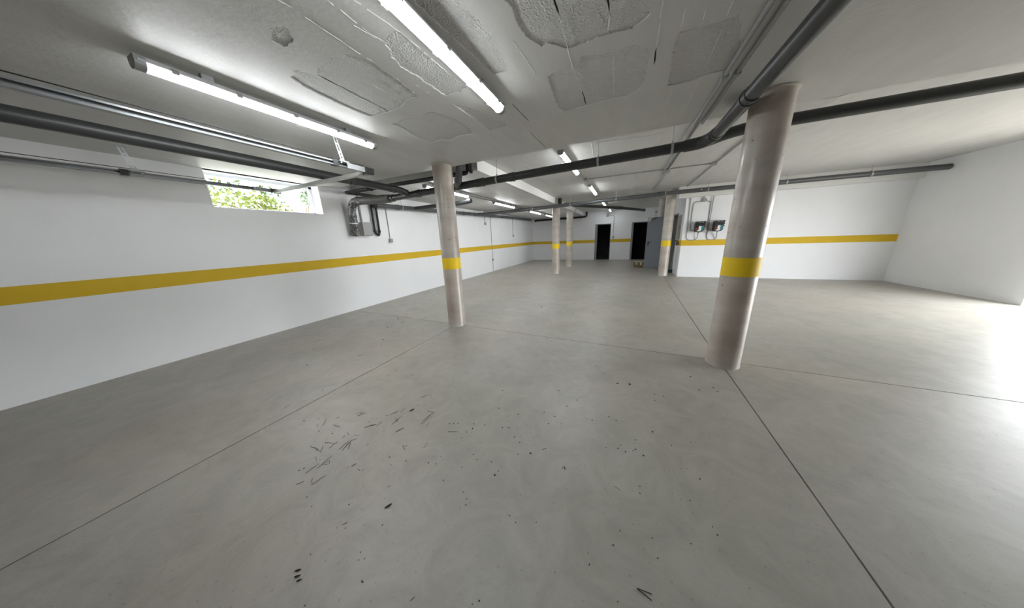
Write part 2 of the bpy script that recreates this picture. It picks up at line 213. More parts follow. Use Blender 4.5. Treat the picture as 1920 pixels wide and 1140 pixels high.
# ------------------------------------------------------------------ mesh helpers
class MB:
    def __init__(s): s.v = []; s.f = []
    def add(s, vs, fs):
        o = len(s.v); s.v += [tuple(p) for p in vs]; s.f += [tuple(i + o for i in f) for f in fs]; return s
    def box(s, a, b):
        (x0, y0, z0), (x1, y1, z1) = a, b
        return s.add([(x0, y0, z0), (x1, y0, z0), (x1, y1, z0), (x0, y1, z0), (x0, y0, z1), (x1, y0, z1), (x1, y1, z1), (x0, y1, z1)],
                     [(0, 3, 2, 1), (4, 5, 6, 7), (0, 1, 5, 4), (1, 2, 6, 5), (2, 3, 7, 6), (3, 0, 4, 7)])
    def bbox(s, a, b, w=0.006):
        """bevelled box"""
        bm = bmesh.new(); bmesh.ops.create_cube(bm, size=1)
        for v in bm.verts:
            v.co = Vector([(a[i] + b[i]) / 2 + v.co[i] * (b[i] - a[i]) for i in range(3)])
        bmesh.ops.bevel(bm, geom=bm.edges[:], offset=w, segments=2, affect='EDGES', profile=0.5)
        bm.verts.index_update()
        s.add([v.co[:] for v in bm.verts], [[v.index for v in f.verts] for f in bm.faces]); bm.free(); return s
    def prism(s, poly, z0, z1):
        n = len(poly)
        s.add([(x, y, z0) for x, y in poly] + [(x, y, z1) for x, y in poly],
              [tuple(range(n - 1, -1, -1)), tuple(range(n, 2 * n))] + [(i, (i + 1) % n, n + (i + 1) % n, n + i) for i in range(n)]); return s
    def tube(s, path, r, n=14, caps=True, radii=None):
        P = [Vector(p) for p in path]
        t0 = (P[1] - P[0]).normalized()
        u = t0.orthogonal().normalized()
        rings = []
        for i, p in enumerate(P):
            if i == 0: t = t0
            elif i == len(P) - 1: t = (P[i] - P[i - 1]).normalized()
            else: t = ((P[i] - P[i - 1]).normalized() + (P[i + 1] - P[i]).normalized()).normalized()
            u = (u - t * u.dot(t)).normalized(); w = t.cross(u)
            rr = radii[i] if radii else r
            rings.append([p + (u * math.cos(2 * math.pi * k / n) + w * math.sin(2 * math.pi * k / n)) * rr for k in range(n)])
        vs = [q for ring in rings for q in ring]; fs = []
        for i in range(len(P) - 1):
            for k in range(n):
                fs.append((i * n + k, i * n + (k + 1) % n, (i + 1) * n + (k + 1) % n, (i + 1) * n + k))
        if caps:
            fs.append(tuple(range(n - 1, -1, -1))); fs.append(tuple((len(P) - 1) * n + k for k in range(n)))
        return s.add(vs, fs)
    def build(s, name, m, parent=None, smooth=False, props=None):
        me = bpy.data.meshes.new(name)
        off = parent_loc(parent)
        me.from_pydata([(x - off[0], y - off[1], z - off[2]) for x, y, z in s.v], [], s.f); me.update()
        if smooth:
            me.polygons.foreach_set('use_smooth', [True] * len(me.polygons)); me.set_sharp_from_angle(angle=0.7)
        me.materials.append(m)
        o = bpy.data.objects.new(name, me); COL.objects.link(o)
        if parent: o.parent = parent
        for k, v in (props or {}).items(): o[k] = v
        return o
def parent_loc(p):
    loc = Vector((0, 0, 0))
    while p is not None:
        loc += p.location; p = p.parent
    return loc
def bend(pts, r, n=6):
    """polyline with rounded corners"""
    P = [Vector(p) for p in pts]; out = [P[0]]
    for i in range(1, len(P) - 1):
        a, b, c = P[i - 1], P[i], P[i + 1]
        d1 = (a - b); d2 = (c - b)
        rr = min(r, d1.length * 0.49, d2.length * 0.49)
        p0 = b + d1.normalized() * rr; p1 = b + d2.normalized() * rr
        for k in range(n + 1):
            t = k / n; out.append(p0 * (1 - t) ** 2 + b * 2 * t * (1 - t) + p1 * t * t)
    out.append(P[-1]); return out
def thing(name, label, cat, loc=(0, 0, 0), group=None):
    o = bpy.data.objects.new(name, None); COL.objects.link(o); o.location = loc
    o.empty_display_size = 0.1
    o['label'] = label; o['category'] = cat
    if group: o['group'] = group
    return o
def tag(o, label, cat, group=None):
    o['label'] = label; o['category'] = cat
    if group: o['group'] = group
    return o
STRUCT = {'kind': 'structure'}

# ------------------------------------------------------------------ floor
floor = MB().box((XL - 0.3, YF - 0.2, -0.25), (XR + 0.3, 18.8, -0.03)).build('floor', SUB, props=STRUCT)
def slab(poly): MB().prism(poly, -0.03, 0.0).build('floor_slab', FLOOR, floor)
g = 0.005
row = lambda x: 3.69 + (x - XL) * (3.44 - 3.69) / (1.12 - XL)
slab([(XL - .05, YF - .1), (-2.745 - g, YF - .1), (-2.745 - g, row(-2.745) - g), (XL - .05, row(XL) - g)])
slab([(-2.745 + g, YF - .1), (1.06 - g, YF - .1), (1.125 - g, row(1.12) - g), (-2.745 + g, row(-2.745) - g)])
slab([(1.06 + g, YF - .1), (XR + .05, YF - .1), (XR + .05, row(XR) - g), (1.125 + g, row(1.12) - g)])
slab([(XL - .05, row(XL) + g), (1.125 - g, row(1.12) + g), (1.345 - g, 10.4), (1.345 - g, YD + 2), (XL - .05, YD + 2)])
slab([(1.125 + g, row(1.12) + g), (XR + .05, row(XR) + g), (XR + .05, YD + 2), (1.345 + g, YD + 2), (1.345 + g, 10.4)])

# ------------------------------------------------------------------ walls
WY0, WY1, WZ0 = 1.9, 3.453, 2.135
wl = MB()
wl.box((XL - 0.3, YF - .2, -0.03), (XL, YD + .3, WZ0)); wl.box((XL - 0.3, YF - .2, WZ0), (XL, WY0, ZF + .3)); wl.box((XL - 0.3, WY1, WZ0), (XL, YD + .3, ZF + .3))
wl.box((XL - 0.3, WY0, ZN), (XL, WY1, ZF + .3))
wall_left = wl.build('wall_left', WALL, props=STRUCT)
MB().box((XL - .001, YF, ST0), (XL + 0.0015, YD, ST1)).build('yellow_stripe', YELLOW, wall_left)
D1, D2d = (-1.70, -0.80), (0.32, 1.16)
DZ = 2.14
wb = MB()
for x0, x1 in ((XL - .3, D1[0]), (D1[1], D2d[0]), (D2d[1], 2.2)): wb.box((x0, YD, -0.03), (x1, YD + .15, DZ))
wb.box((XL - .3, YD, DZ), (2.2, YD + .15, ZF + .3))
wall_far = wb.build('wall_far', WALL, props=STRUCT)
for x0, x1 in ((XL, D1[0]), (D1[1], D2d[0]), (D2d[1], 1.73)):
    MB().box((x0, YD - .0015, ST0), (x1, YD + .001, ST1)).build('yellow_stripe', YELLOW, wall_far)
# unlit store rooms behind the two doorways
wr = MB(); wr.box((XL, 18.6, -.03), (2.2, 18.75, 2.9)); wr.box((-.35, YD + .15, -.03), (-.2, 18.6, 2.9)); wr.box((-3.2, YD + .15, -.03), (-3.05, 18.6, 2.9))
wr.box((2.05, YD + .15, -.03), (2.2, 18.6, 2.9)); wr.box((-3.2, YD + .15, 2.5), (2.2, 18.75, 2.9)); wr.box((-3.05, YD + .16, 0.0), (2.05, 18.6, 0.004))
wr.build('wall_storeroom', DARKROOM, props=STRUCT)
# right partition block, its side wall with a doorway, wall on the far right, wall behind the camera
XP = 1.74
wp = MB()
wp.box((XP, YB, -.03), (XR + .3, YB + .2, ZF + .3))
wp.box((XP, YB + .2, -.03), (XP + .15, 11.25, ZF + .3)); wp.box((XP, 12.38, -.03), (XP + .15, YD + .1, ZF + .3)); wp.box((XP, 11.25, 2.14), (XP + .15, 12.38, ZF + .3))
wall_partition = wp.build('wall_partition', WALL, props=STRUCT)
MB().box((XP - .0015, YB - .0015, ST0), (XR, YB + .001, ST1)).build('yellow_stripe', YELLOW, wall_partition)
MB().box((XP - .0015, YB, ST0), (XP + .001, 11.25, ST1)).build('yellow_stripe', YELLOW, wall_partition)
MB().box((XP - .0015, 12.46, ST0), (XP + .001, YD, ST1)).build('yellow_stripe', YELLOW, wall_partition)
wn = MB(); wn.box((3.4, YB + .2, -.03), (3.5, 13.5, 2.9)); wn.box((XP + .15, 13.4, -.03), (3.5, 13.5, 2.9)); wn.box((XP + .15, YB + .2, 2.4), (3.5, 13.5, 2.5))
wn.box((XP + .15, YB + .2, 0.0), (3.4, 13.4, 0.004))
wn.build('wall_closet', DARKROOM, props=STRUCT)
OY0, OY1, OZ = 3.6, 7.5, 2.45  # opening added to bring daylight onto the right partition
wq = MB(); wq.box((XR, YF - .2, -.03), (XR + .3, OY0, ZF + .3)); wq.box((XR, OY1, -.03), (XR + .3, YB + .2, ZF + .3)); wq.box((XR, OY0, OZ), (XR + .3, OY1, ZF + .3))
wq.build('wall_right', WALL, props=STRUCT)
MB().box((XL - .3, YF - .2, -.03), (XR + .3, YF, ZF + .3)).build('wall_behind', DARKWALL, props=STRUCT)
# beam above the partition
MB().box((1.5, 10.0, 2.535), (XR, YB + .02, ZF + .02)).build('trim_1', BEAM, props=STRUCT)

# ------------------------------------------------------------------ ceilings
def ceil_box(x0, y0, x1, y1, z, name='ceiling', m=CEIL): return MB().box((x0, y0, z), (x1, y1, ZF + .3)).build(name, m, props=STRUCT)
# near slab: smooth skin with recessed rough blocks and open seams
def jag(poly, step=0.018, amp=0.006, closed=True):
    out = []; n = len(poly)
    for i in range(n if closed else n - 1):
        a = Vector(poly[i]); b = Vector(poly[(i + 1) % n]); k = max(1, int((b - a).length / step))
        nrm = Vector((-(b - a).y, (b - a).x)); nrm = nrm.normalized() if nrm.length else nrm
        for j in range(k):
            p = a.lerp(b, j / k)
            if j: p = p + nrm * random.uniform(-amp, amp)
            out.append((p.x, p.y))
    if not closed: out.append(tuple(poly[-1]))
    return out
def strip(line, w, step=0.04, amp=0.003):
    L = [Vector(p) for p in jag(line, step, amp, closed=False)]
    lft, rgt = [], []
    for i, p in enumerate(L):
        d = (L[min(i + 1, len(L) - 1)] - L[max(i - 1, 0)]).normalized(); nn = Vector((-d.y, d.x))
        ww = w * random.uniform(0.6, 1.1) if 0 < i < len(L) - 1 else w * 0.25
        lft.append(p + nn * ww / 2); rgt.append(p - nn * ww / 2)
    return lft, rgt
def ccw(p):
    a = sum(p[i][0] * p[(i + 1) % len(p)][1] - p[(i + 1) % len(p)][0] * p[i][1] for i in range(len(p)))
    return p if a > 0 else p[::-1]
polys = [ccw(jag(p)) for p in PATCHES]
ncrack0 = len(polys)
for c in CRACKS:
    l, r = strip(c, 0.011)
    polys.append(ccw([tuple(p) for p in l] + [tuple(p) for p in r[::-1]]))
rect = [(XL - .1, YF - .1), (XR + .1, YF - .1), (XR + .1, YE), (XL - .1, YE)]
vin = [Vector(p) for p in rect]; fin = [[0, 1, 2, 3]]
for p in polys:
    o = len(vin); vin += [Vector(q) for q in p]; fin.append(list(range(o, o + len(p))))
V2, E2, F2, _, _, OF = delaunay_2d_cdt(vin, [], fin, 1, 1e-5)
skin = MB(); sub = [MB() for _ in polys]
skin.v = [(v.x, v.y, ZN) for v in V2]
owner = {}
for f, of in zip(F2, OF):
    k = [i for i in of if i > 0]
    a = Vector(V2[f[1]]) - Vector(V2[f[0]]); b = Vector(V2[f[2]]) - Vector(V2[f[0]])
    ff = list(f) if a.x * b.y - a.y * b.x < 0 else list(f)[::-1]        # facing down
    if not k:
        skin.f.append(tuple(ff)); own = -1
    else:
        own = max(k) - 1; z = ZN + (0.007 if own < ncrack0 else 0.013)
        sub[own].add([(V2[i].x, V2[i].y, z) for i in ff], [tuple(range(len(ff)))])
    n = len(ff)
    for i in range(n): owner[(ff[i], ff[(i + 1) % n])] = own
lip = []
for (a, b), ow in owner.items():            # lips of the recesses
    ob = owner.get((b, a), -1)
    if ow == -1 and ob >= 0:
        z = ZN + (0.007 if ob < ncrack0 else 0.013)
        o = len(skin.v); skin.v += [(V2[a].x, V2[a].y, z), (V2[b].x, V2[b].y, z)]
        skin.f.append((b, a, o, o + 1))
skin.box((XL - .1, YF - .1, ZN + .03), (XR + .1, YE, ZF + .3))
skin.add([(XL - .1, YE, ZN), (XR + .1, YE, ZN), (XR + .1, YE, ZN + .03), (XL - .1, YE, ZN + .03)], [(0, 3, 2, 1)])
ceiling = skin.build('ceiling', CEIL, props=STRUCT)
for i, s in enumerate(sub):
    if s.v: s.build('rough_patch' if i < ncrack0 else 'open_seam', ROUGH if i < ncrack0 else GAP, ceiling)
def ridge(line, z, parent, w=0.016, h=0.005):
    L, R = strip(line, w, 0.03, 0.004)
    m = MB(); n = len(L)
    vs = [(p.x, p.y, z) for p in L] + [(p.x, p.y, z) for p in R] + [((p.x + q.x) / 2, (p.y + q.y) / 2, z - h * random.uniform(.3, 1.0)) for p, q in zip(L, R)]
    fs = []
    for i in range(n - 1):
        if random.random() < 0.2: continue
        fs += [(i, i + 1, 2 * n + i + 1, 2 * n + i), (2 * n + i, 2 * n + i + 1, n + i + 1, n + i)]
    m.add(vs, fs).build('seam_ridge', RIDGE, parent)
for r in RIDGES: ridge(r, ZN, ceiling, random.uniform(.005, .011), 0.0035)
# far slabs
hi = ceil_box(XL - .1, YE - .02, XR + .1, YD + .2, ZF)
low1 = ceil_box(XL - .1, 4.17, XB, 9.62, ZN)
low2 = ceil_box(XL - .1, 10.12, XB + .02, YD + .1, ZN)
for o_, y0, y1 in ((low1, 4.17, 9.62), (low2, 10.12, YD)):   # pale painted faces of the two low slabs
    MB().box((XB + (.02 if o_ is low2 else 0) - .001, y0, ZN), (XB + (.02 if o_ is low2 else 0) + .003, y1, ZF)).build('slab_face', BEAM, o_)
for x in (-4.95, -4.3, -3.2, -2.75):
    for y0, y1 in ((4.3, 6.6), (7.0, 9.5)):
        if random.random() < .8: ridge([(x, y0), (x + random.uniform(-.05, .05), y1)], ZN, low1, .012, .004)
for x, y0, y1 in ((-1.9, 4.0, 6.5), (-1.75, 5.6, 7.4), (-.6, 3.9, 5.2), (-.35, 5.2, 7.6), (.1, 7.2, 9.4), (.35, 4.1, 6.2), (1.15, 4.2, 6.6), (2.2, 4.2, 6.9), (2.0, 7.1, 9.4), (-1.5, 6.6, 9.0)):
    ridge([(x, y0), (x + .03, (y0 + y1) / 2), (x - .02, y1)], ZF, hi, .014, .005)
for y, x0, x1 in ((4.9, -1.9, -.2), (5.9, .9, 2.6), (8.6, -2.2, -.7)):
    ridge([(x0, y), (x1, y + .05)], ZF, hi, .014, .004)
# patched rough fields on the high slab
for x0, y0, x1, y1 in ((-.5, 4.5, .4, 5.6), (1.0, 4.3, 2.1, 5.4), (-2.0, 6.2, -1.3, 7.2)):
    pl = ccw(jag([(x0, y0), (x1, y0 + .1), (x1 - .1, y1), (x0 + .1, y1 - .1)], .08, .03))
    MB().prism(pl, ZF - .004, ZF + .004).build('rough_patch', ROUGH, hi)

# ------------------------------------------------------------------ window, outside
win = bpy.data.objects.new('window_1', None); COL.objects.link(win); win['kind'] = 'structure'; win.location = (XL - .25, WY0, WZ0)
w = MB(); xo = XL - .29
w.box((xo, WY0, WZ0), (xo + .06, WY1, WZ0 + .035)); w.box((xo, WY0, ZN - .045), (xo + .06, WY1, ZN)); w.box((xo, WY0, WZ0), (xo + .06, WY0 + .05, ZN)); w.box((xo, WY1 - .05, WZ0), (xo + .06, WY1, ZN))
w.build('window_frame', UPVC, win)
MB().box((xo + .022, WY0 + .05, WZ0 + .035), (xo + .028, WY1 - .05, ZN - .045)).build('pane', GLASS, win)
MB().box((XL - 30, YF - 20, -.6), (XL - .31, 40, 1.95)).build('ground', EARTH, props=STRUCT)
MB().box((XR + .31, YF - 20, -.6), (XR + 40, 40, -.04)).build('ground', EARTH, props=STRUCT)
def leafy(name, label, base, blobs, n, m, size):
    t = thing(name, label, 'shrub', base)
    st = MB()
    for (c, r) in blobs:
        b0 = Vector(base); c = Vector(c); mid = b0.lerp(c, .5) + Vector((random.uniform(-.1, .1), random.uniform(-.1, .1), .1))
        st.tube([b0, mid, c], .02, 7, radii=[.035, .022, .008])
    st.build('stem', BARK, t, smooth=True)
    lf = MB()
    for (c, r) in blobs:
        for _ in range(n):
            d = Vector((random.gauss(0, 1), random.gauss(0, 1), random.gauss(0, 1))).normalized() * r * random.random() ** .4
            p = Vector(c) + d
            a = Vector((random.gauss(0, 1), random.gauss(0, 1), random.gauss(0, .7))).normalized(); b = a.orthogonal().normalized(); nn = a.cross(b)
            l = size * random.uniform(.6, 1.2); wd = l * .3
            lf.add([p, p + a * l * .5 + b * wd + nn * .01, p + a * l, p + a * l * .5 - b * wd + nn * .01], [(0, 1, 2), (0, 2, 3)])
    lf.build('foliage', m, t, props=STUFF)
STUFF = {'kind': 'stuff'}
leafy('shrub', 'yellow green leafy shrub outside the high window, at its lower left', (-7.4, 3.4, 1.95), [((-7.4, 3.45, 2.33), .26), ((-7.5, 3.2, 2.45), .3), ((-7.3, 2.8, 2.4), .35), ((-7.4, 2.3, 2.5), .4)], 160, YLEAF, .10)
leafy('shrub', 'dark green twiggy shrub outside the high window, behind the paler shrub', (-9.2, 5.0, 1.95), [((-9.0, 5.05, 2.95), .25), ((-9.1, 5.3, 3.15), .22), ((-9.3, 4.2, 2.9), .35), ((-9.4, 3.4, 3.0), .5)], 110, GLEAF, .12)

# ------------------------------------------------------------------ columns
def column(label, x, y, top, r=.155):
    t = thing('concrete_column', label, 'column', (x, y, 0), 'round concrete columns with a yellow band')
    MB().tube([(x, y, 0), (x, y, .01), (x, y, top - .02), (x, y, top)], r, 56, radii=[r + .004, r, r, r]).build('shaft', COLM, t, smooth=True)
    MB().tube([(x, y, 1.03), (x, y, 1.222)], r + .0012, 56, caps=False).build('yellow_band', BAND, t, smooth=True)
    MB().tube([(x, y, top - .018), (x, y, top - .008), (x, y, top)], r, 56, radii=[r + .003, r + .016, r + .014]).build('top_rim', COLM, t, smooth=True)
column('round concrete column standing in front of the grey drain elbow, nearest the left wall', -2.745, 3.61, ZN)
column('large round concrete column cut by the right edge, nearest to the camera on the right', 1.135, 3.385, ZN, .155)
column('round concrete column in the middle distance, left of a thinner looking farther one', -2.585, 10.43, ZN, .155)
column('farthest thin round concrete column, in front of the far wall left of the first doorway', -2.53, 12.96, ZN, .15)
column('round concrete column beside the white wall with the two black boxes', 1.335, 10.43, ZF, .15)
column('round concrete column half hidden behind the open grey door', 1.40, 12.97, ZF, .15)

# ------------------------------------------------------------------ pipes
def pipe(name, label, path, r, m, rad=.14, group=None, n=18, wrinkle=0):
    P = bend(path, rad)
    t = thing(name, label, 'pipe', path[0], group)
    if wrinkle:      # crumpled wrap: many rings, every vertex pushed a little
        Q = []
        for a, c in zip(P, P[1:]):
            k = max(1, int((c - a).length / .022)); Q += [a.lerp(c, i / k) for i in range(k)]
        Q.append(P[-1]); w = MB().tube(Q, r, n)
        w.v = [(x + random.uniform(-1, 1) * wrinkle, y + random.uniform(-1, 1) * wrinkle, z + random.uniform(-1, 1) * wrinkle) for x, y, z in w.v]
        w.build('pipe_run', m, t)
    else:
        MB().tube(P, r, n).build('pipe_run', m, t, smooth=True)
    return t
def coupling(t, p, d, r, m, length=.10):
    p = Vector(p); d = Vector(d).normalized()
    a, b = p - d * length / 2, p + d * length / 2
    MB().tube([a, a + d * .004, b - d * .022, b - d * .02, b - d * .004, b], r, 20, radii=[r + .002, r + .006, r + .006, r + .012, r + .012, r + .004]).build('coupling', m, t, smooth=True)
def hanger(t, p, d, r, ztop):
    p = Vector(p); d = Vector(d).normalized()
    h = MB().tube([p - d * .014, p + d * .014], r + .005, 20, caps=True)
    h.tube([p + Vector((0, 0, r)), p + Vector((0, 0, r + .025))], .010, 8)
    h = h.build('hanger_clamp', GALV, t, smooth=True)
    MB().tube([p + Vector((0, 0, r)), (p.x, p.y, ztop)], .0035, 6).build('hanger_rod', GALV, t)
RA = .060
# transverse drain pipe across the middle of the room
za = lambda x: 2.40 + (x + 4.4) * .0255
A = lambda x: (x, 4.1, za(x))
tA = pipe('drain_pipe', 'long dark grey drain pipe crossing the room behind the nearest left column', [A(-4.55), A(.80), (1.02, 4.1, 2.595), (1.3, 4.1, 2.63), (XR - .02, 4.1, 2.66)], RA, PVC, .16)
for x in (-4.45, -3.75, -3.15, -1.75, -2.35): coupling(tA, A(x), (1, 0, .026), RA, PVC, .16 if x == -2.35 else .10)
for x in (-2.02, .47, -.42): hanger(tA, A(x), (1, 0, .026), RA, ZF)
coupling(tA, (1.30, 4.1, 2.63), (1, 0, .02), RA, PVC, .10)
for x in (3.1, 5.2): hanger(tA, (x, 4.1, 2.64), (1, 0, 0), RA, ZF)
wye = MB().tube(bend([(.60, 4.1, za(.6)), (.80, 4.07, za(.8)), (.87, 3.90, 2.55)], .15), RA + .008, 18)
wye.build('wye_branch', PVC, tA, smooth=True)
tA2 = pipe('drain_pipe', 'thick grey drain pipe branch running towards the camera beside the right column', [(.868, 3.92, 2.55), (.868, 1.1, 2.575), (.868, .9, ZN)], RA, PVC, .14)
coupling(tA2, (.868, 3.0, 2.556), (0, 1, 0), RA, PVC); coupling(tA2, (.868, 3.86, 2.55), (0, 1, 0), RA, PVC)
# elbow rising into the slab just right of the first column
tE = pipe('drain_pipe', 'grey drain pipe elbow rising through the ceiling edge behind the first column', [(-2.80, 4.05, 2.45), (-2.575, 3.83, 2.55), (-2.56, 3.825, ZF)], .055, PVCL, .14)
coupling(tE, (-2.70, 3.953, 2.495), (.225, -.22, .1), .055, PVCL, .07)
# insulated bend coming down the left wall
tI = pipe('insulated_pipe', 'foil wrapped pipe bend coming down the left wall left of the grey box', [(-4.60, 4.1, 2.395), (-5.56, 3.97, 2.42), (-5.60, 3.98, 1.82), (XL + .085, 3.98, 1.70)], .080, FOIL, .24, n=24, wrinkle=.006)
MB().tube([(-4.50, 4.1, 2.397), (-5.25, 4.012, 2.412)], .083, 24).build('grey_sleeve', DUST, tI, smooth=True)
MB().tube([(-5.588, 3.979, 1.975), (-5.590, 3.979, 1.955)], .084, 24).build('white_band', WHITE, tI, smooth=True)
# pipe along the left side joining the transverse pipe
zc = lambda y: 2.475 + (y - 1.9) * .004
tC = pipe('drain_pipe', 'black drain pipe under the ceiling running from the near left into the crossing pipe', [(-3.96, YF + .02, 2.46), (-3.98, 1.9, 2.475), (-4.02, 3.93, 2.48), (-3.98, 4.06, 2.44)], RA, PVC, .1)
coupling(tC, (-3.995, 2.95, 2.478), (0, 1, 0), RA, PVC); coupling(tC, (-4.01, 3.72, 2.48), (0, 1, 0), RA, PVC, .12)
# collector along the left wall
XD = XL + .16
zd = lambda y: min(2.40 + (y - 4.5) * .020, 2.575)
Dp = lambda y: (XD, y, zd(y))
tD = pipe('drain_pipe', 'grey drain pipe running along the top of the left wall', [Dp(4.55), Dp(9), Dp(13.2), Dp(15.9)], RA - .004, PVCL, .3)
coupling(tD, (XD, 4.56, zd(4.56)), (0, 1, 0), RA - .004, BLACK, .08)
for y in (5.25, 7.1, 7.5, 8.3, 9.1, 10.4, 11.6): coupling(tD, Dp(y), (0, 1, 0), RA - .004, PVCL, .11)
for y in (5.4, 7.9, 10.9): hanger(tD, Dp(y), (0, 1, 0), RA - .004, ZN)
tF = pipe('drain_pipe', 'short grey drain pipe stub with a slanted end, right of the first column', [(XD + .02, 5.87, zd(5.87)), (-3.88, 5.87, 2.45), (-3.66, 5.87, 2.475)], RA - .004, PVC, .1)
coupling(tF, (-4.4, 5.87, 2.46), (1, 0, 0), RA - .004, PVCL)
# second transverse pipe
zb = lambda x: 2.50 + (x + 5.3) * .024 if x < 1.3 else 2.66
B = lambda x: (x, 9.5, zb(x))
tB = pipe('drain_pipe', 'second grey drain pipe crossing the room in front of the farther columns', [(XD + .02, 9.30, 2.50), (-5.2, 9.45, 2.50), (-4.8, 9.5, 2.51), B(-2.3), B(1.3), (XR - .02, 9.5, 2.665)], RA, PVCL, .2)
for x in (-4.6, -3.4, -2.35, -2.0, .9): coupling(tB, B(x), (1, 0, .024), RA, PVCL, .16 if x == -2.35 else .10)
for x in (-3.25, -1.85, -.35, 1.05): hanger(tB, B(x), (1, 0, .024), RA, ZF if x > XB else ZN)
for x in (2.12, 3.8, 5.3): hanger(tB, (x, 9.5, 2.663), (1, 0, 0), RA, ZF)
MB().tube([(1.95, 9.5 - RA - .001, 2.665), (1.95, 9.5 - RA - .012, 2.665)], .02, 10).build('access_plug', GALV, tB, smooth=True)
tG = pipe('drain_pipe', 'dark branch pipe slanting away from the second crossing pipe, capped before the grey door', [(-1.75, 9.52, 2.545), (-1.45, 9.85, 2.54), (-.2, 11.6, 2.515), (.72, 13.25, 2.495)], .052, PVC, .1)
coupling(tG, (-.35, 11.38, 2.518), (1.25, 1.75, 0), .052, PVC, .5); coupling(tG, (.68, 13.18, 2.496), (.92, 1.65, 0), .052, PVC, .1)
tH = pipe('drain_pipe', 'black drain pipe high on the far wall with an upturned elbow', [(XD + .1, 16.35, 2.56), (-2.4, 16.4, 2.585), (-2.2, 16.4, 2.62), (-2.2, 16.4, ZF)], .055, BLACK, .14)
coupling(tH, (-2.55, 16.4, 2.583), (1, 0, 0), .055, BLACK)
# black insulated water pipes
for k, (dy, dz) in enumerate(((.05, 0), (.125, .0))):
    nm = ('first', 'second')[k]
    y0 = 3.88 + dy; rz = 4.545 + .125 * k
    t = pipe('water_pipe', 'black insulated water pipe under the ceiling, the %s of a close pair' % ('front one' if k == 0 else 'rear one'),
             [(-2.47 - .06 * k, y0, ZF), (-2.47 - .06 * k, y0, 2.60), (-5.62 + .10 * k, y0, 2.605), (-5.62 + .10 * k, rz, 2.605), (XL + .07, rz, 2.55), (XL + .055, rz, 1.76), (XL + .055, 4.635, 1.70)], .025, BLACK, .05, 'pair of black water pipes', n=12)
    coupling(t, (XL + .055, rz, 1.80), (0, 0, 1), .025, BLACK, .05)
    coupling(t, (-4.9, y0, 2.603), (1, 0, 0), .025, BLACK, .05)
t = pipe('water_pipe', 'black riser pipe going up at the end of the pale slab face', [(-2.41, 3.93, 2.585), (-2.41, 3.93, ZF)], .022, BLACK, n=12)
coupling(t, (-2.41, 3.93, 2.60), (0, 0, 1), .022, BLACK, .05)
t = pipe('water_pipe', 'dark stub pipe beside the top of the middle distance column', [(-2.30, 9.85, 2.60), (-2.30, 9.85, ZF)], .07, BLACK, n=14)
coupling(t, (-2.30, 9.85, 2.63), (0, 0, 1), .07, BLACK, .06)

# ------------------------------------------------------------------ ceiling lamps
def lamp_proto(x, y, z, label):
    Ln = 1.60; y0, y1 = -Ln / 2, Ln / 2
    t = thing('ceiling_lamp', label, 'lamp', (x, y, z), 'long ceiling lamps')
    loc = t.location
    def at(mb): mb.v = [(p[0] + loc.x, p[1] + loc.y, p[2] + loc.z) for p in mb.v]; return mb
    hw = .050
    # tray: trapezoid section
    sec = [(-hw, -.070), (-hw, -.062), (-.030, -.036), (.030, -.036), (hw, -.062), (hw, -.070)]
    m = MB(); n = len(sec)
    m.add([(a, y0, b) for a, b in sec] + [(a, y1, b) for a, b in sec], [tuple(range(n)), tuple(range(2 * n - 1, n - 1, -1))] + [(i, n + i, n + (i + 1) % n, (i + 1) % n) for i in range(n)])
    at(m).build('tray', LAMPW, t)
    k = 10; sec = [(math.cos(math.pi * i / k) * .036, -.0705 - math.sin(math.pi * i / k) * .036) for i in range(k + 1)]
    m = MB(); n = len(sec); a0, a1 = y0 + .035, y1 - .035
    m.add([(a, a0, b) for a, b in sec] + [(a, a1, b) for a, b in sec], [tuple(range(n - 1, -1, -1)), tuple(range(n, 2 * n))] + [(i, i + 1, n + i + 1, n + i) for i in range(n - 1)])
    df = at(m).build('diffuser', TUBE, t, smooth=True)
    for ya, yb in ((y0 - .012, y0 + .033), (y1 - .033, y1 + .012)):
        sec2 = [(a * 1.25, b * 1.02 if b < -.072 else b) for a, b in sec]
        m = MB(); m.add([(a, ya, b) for a, b in sec2] + [(a, yb, b) for a, b in sec2], [tuple(range(n - 1, -1, -1)), tuple(range(n, 2 * n))] + [(i, i + 1, n + i + 1, n + i) for i in range(n - 1)])
        m.box((-.046, ya, -.0705), (.046, yb, -.040))
        at(m).build('end_cap', CLIPM, t, smooth=True)
    for yy in (-.66, -.36, 0.0, .36, .66):
        for sx in (-1, 1):
            at(MB().box((sx * hw - .004, yy - .016, -.082), (sx * hw + .004, yy + .016, -.055))).build('side_clip', CLIPM, t)
    for yy in (-.5, .5): at(MB().box((-.02, yy - .03, -.037), (.02, yy + .03, 0))).build('mount', GALV, t)
    return t
def dup(root, loc, label, tube=None):
    r = root.copy(); COL.objects.link(r); r.location = loc; r['label'] = label
    for ch in list(root.children):
        c = ch.copy(); COL.objects.link(c); c.parent = r
        if tube and c.name.startswith('diffuser'):
            c.material_slots[0].link = 'OBJECT'; c.material_slots[0].material = tube
    return r
lamp = lamp_proto(-1.075, 1.52, ZN, 'large lit strip lamp nearest the camera, running to the top of the photo')
for ch in lamp.children:
    if ch.name.startswith('diffuser'): ch.material_slots[0].link = 'OBJECT'; ch.material_slots[0].material = TUBE_NEAR
dup(lamp, (-2.735, 1.57, ZN), 'lit strip lamp at the left edge above the garage door rail', TUBE)
XLm = -3.80
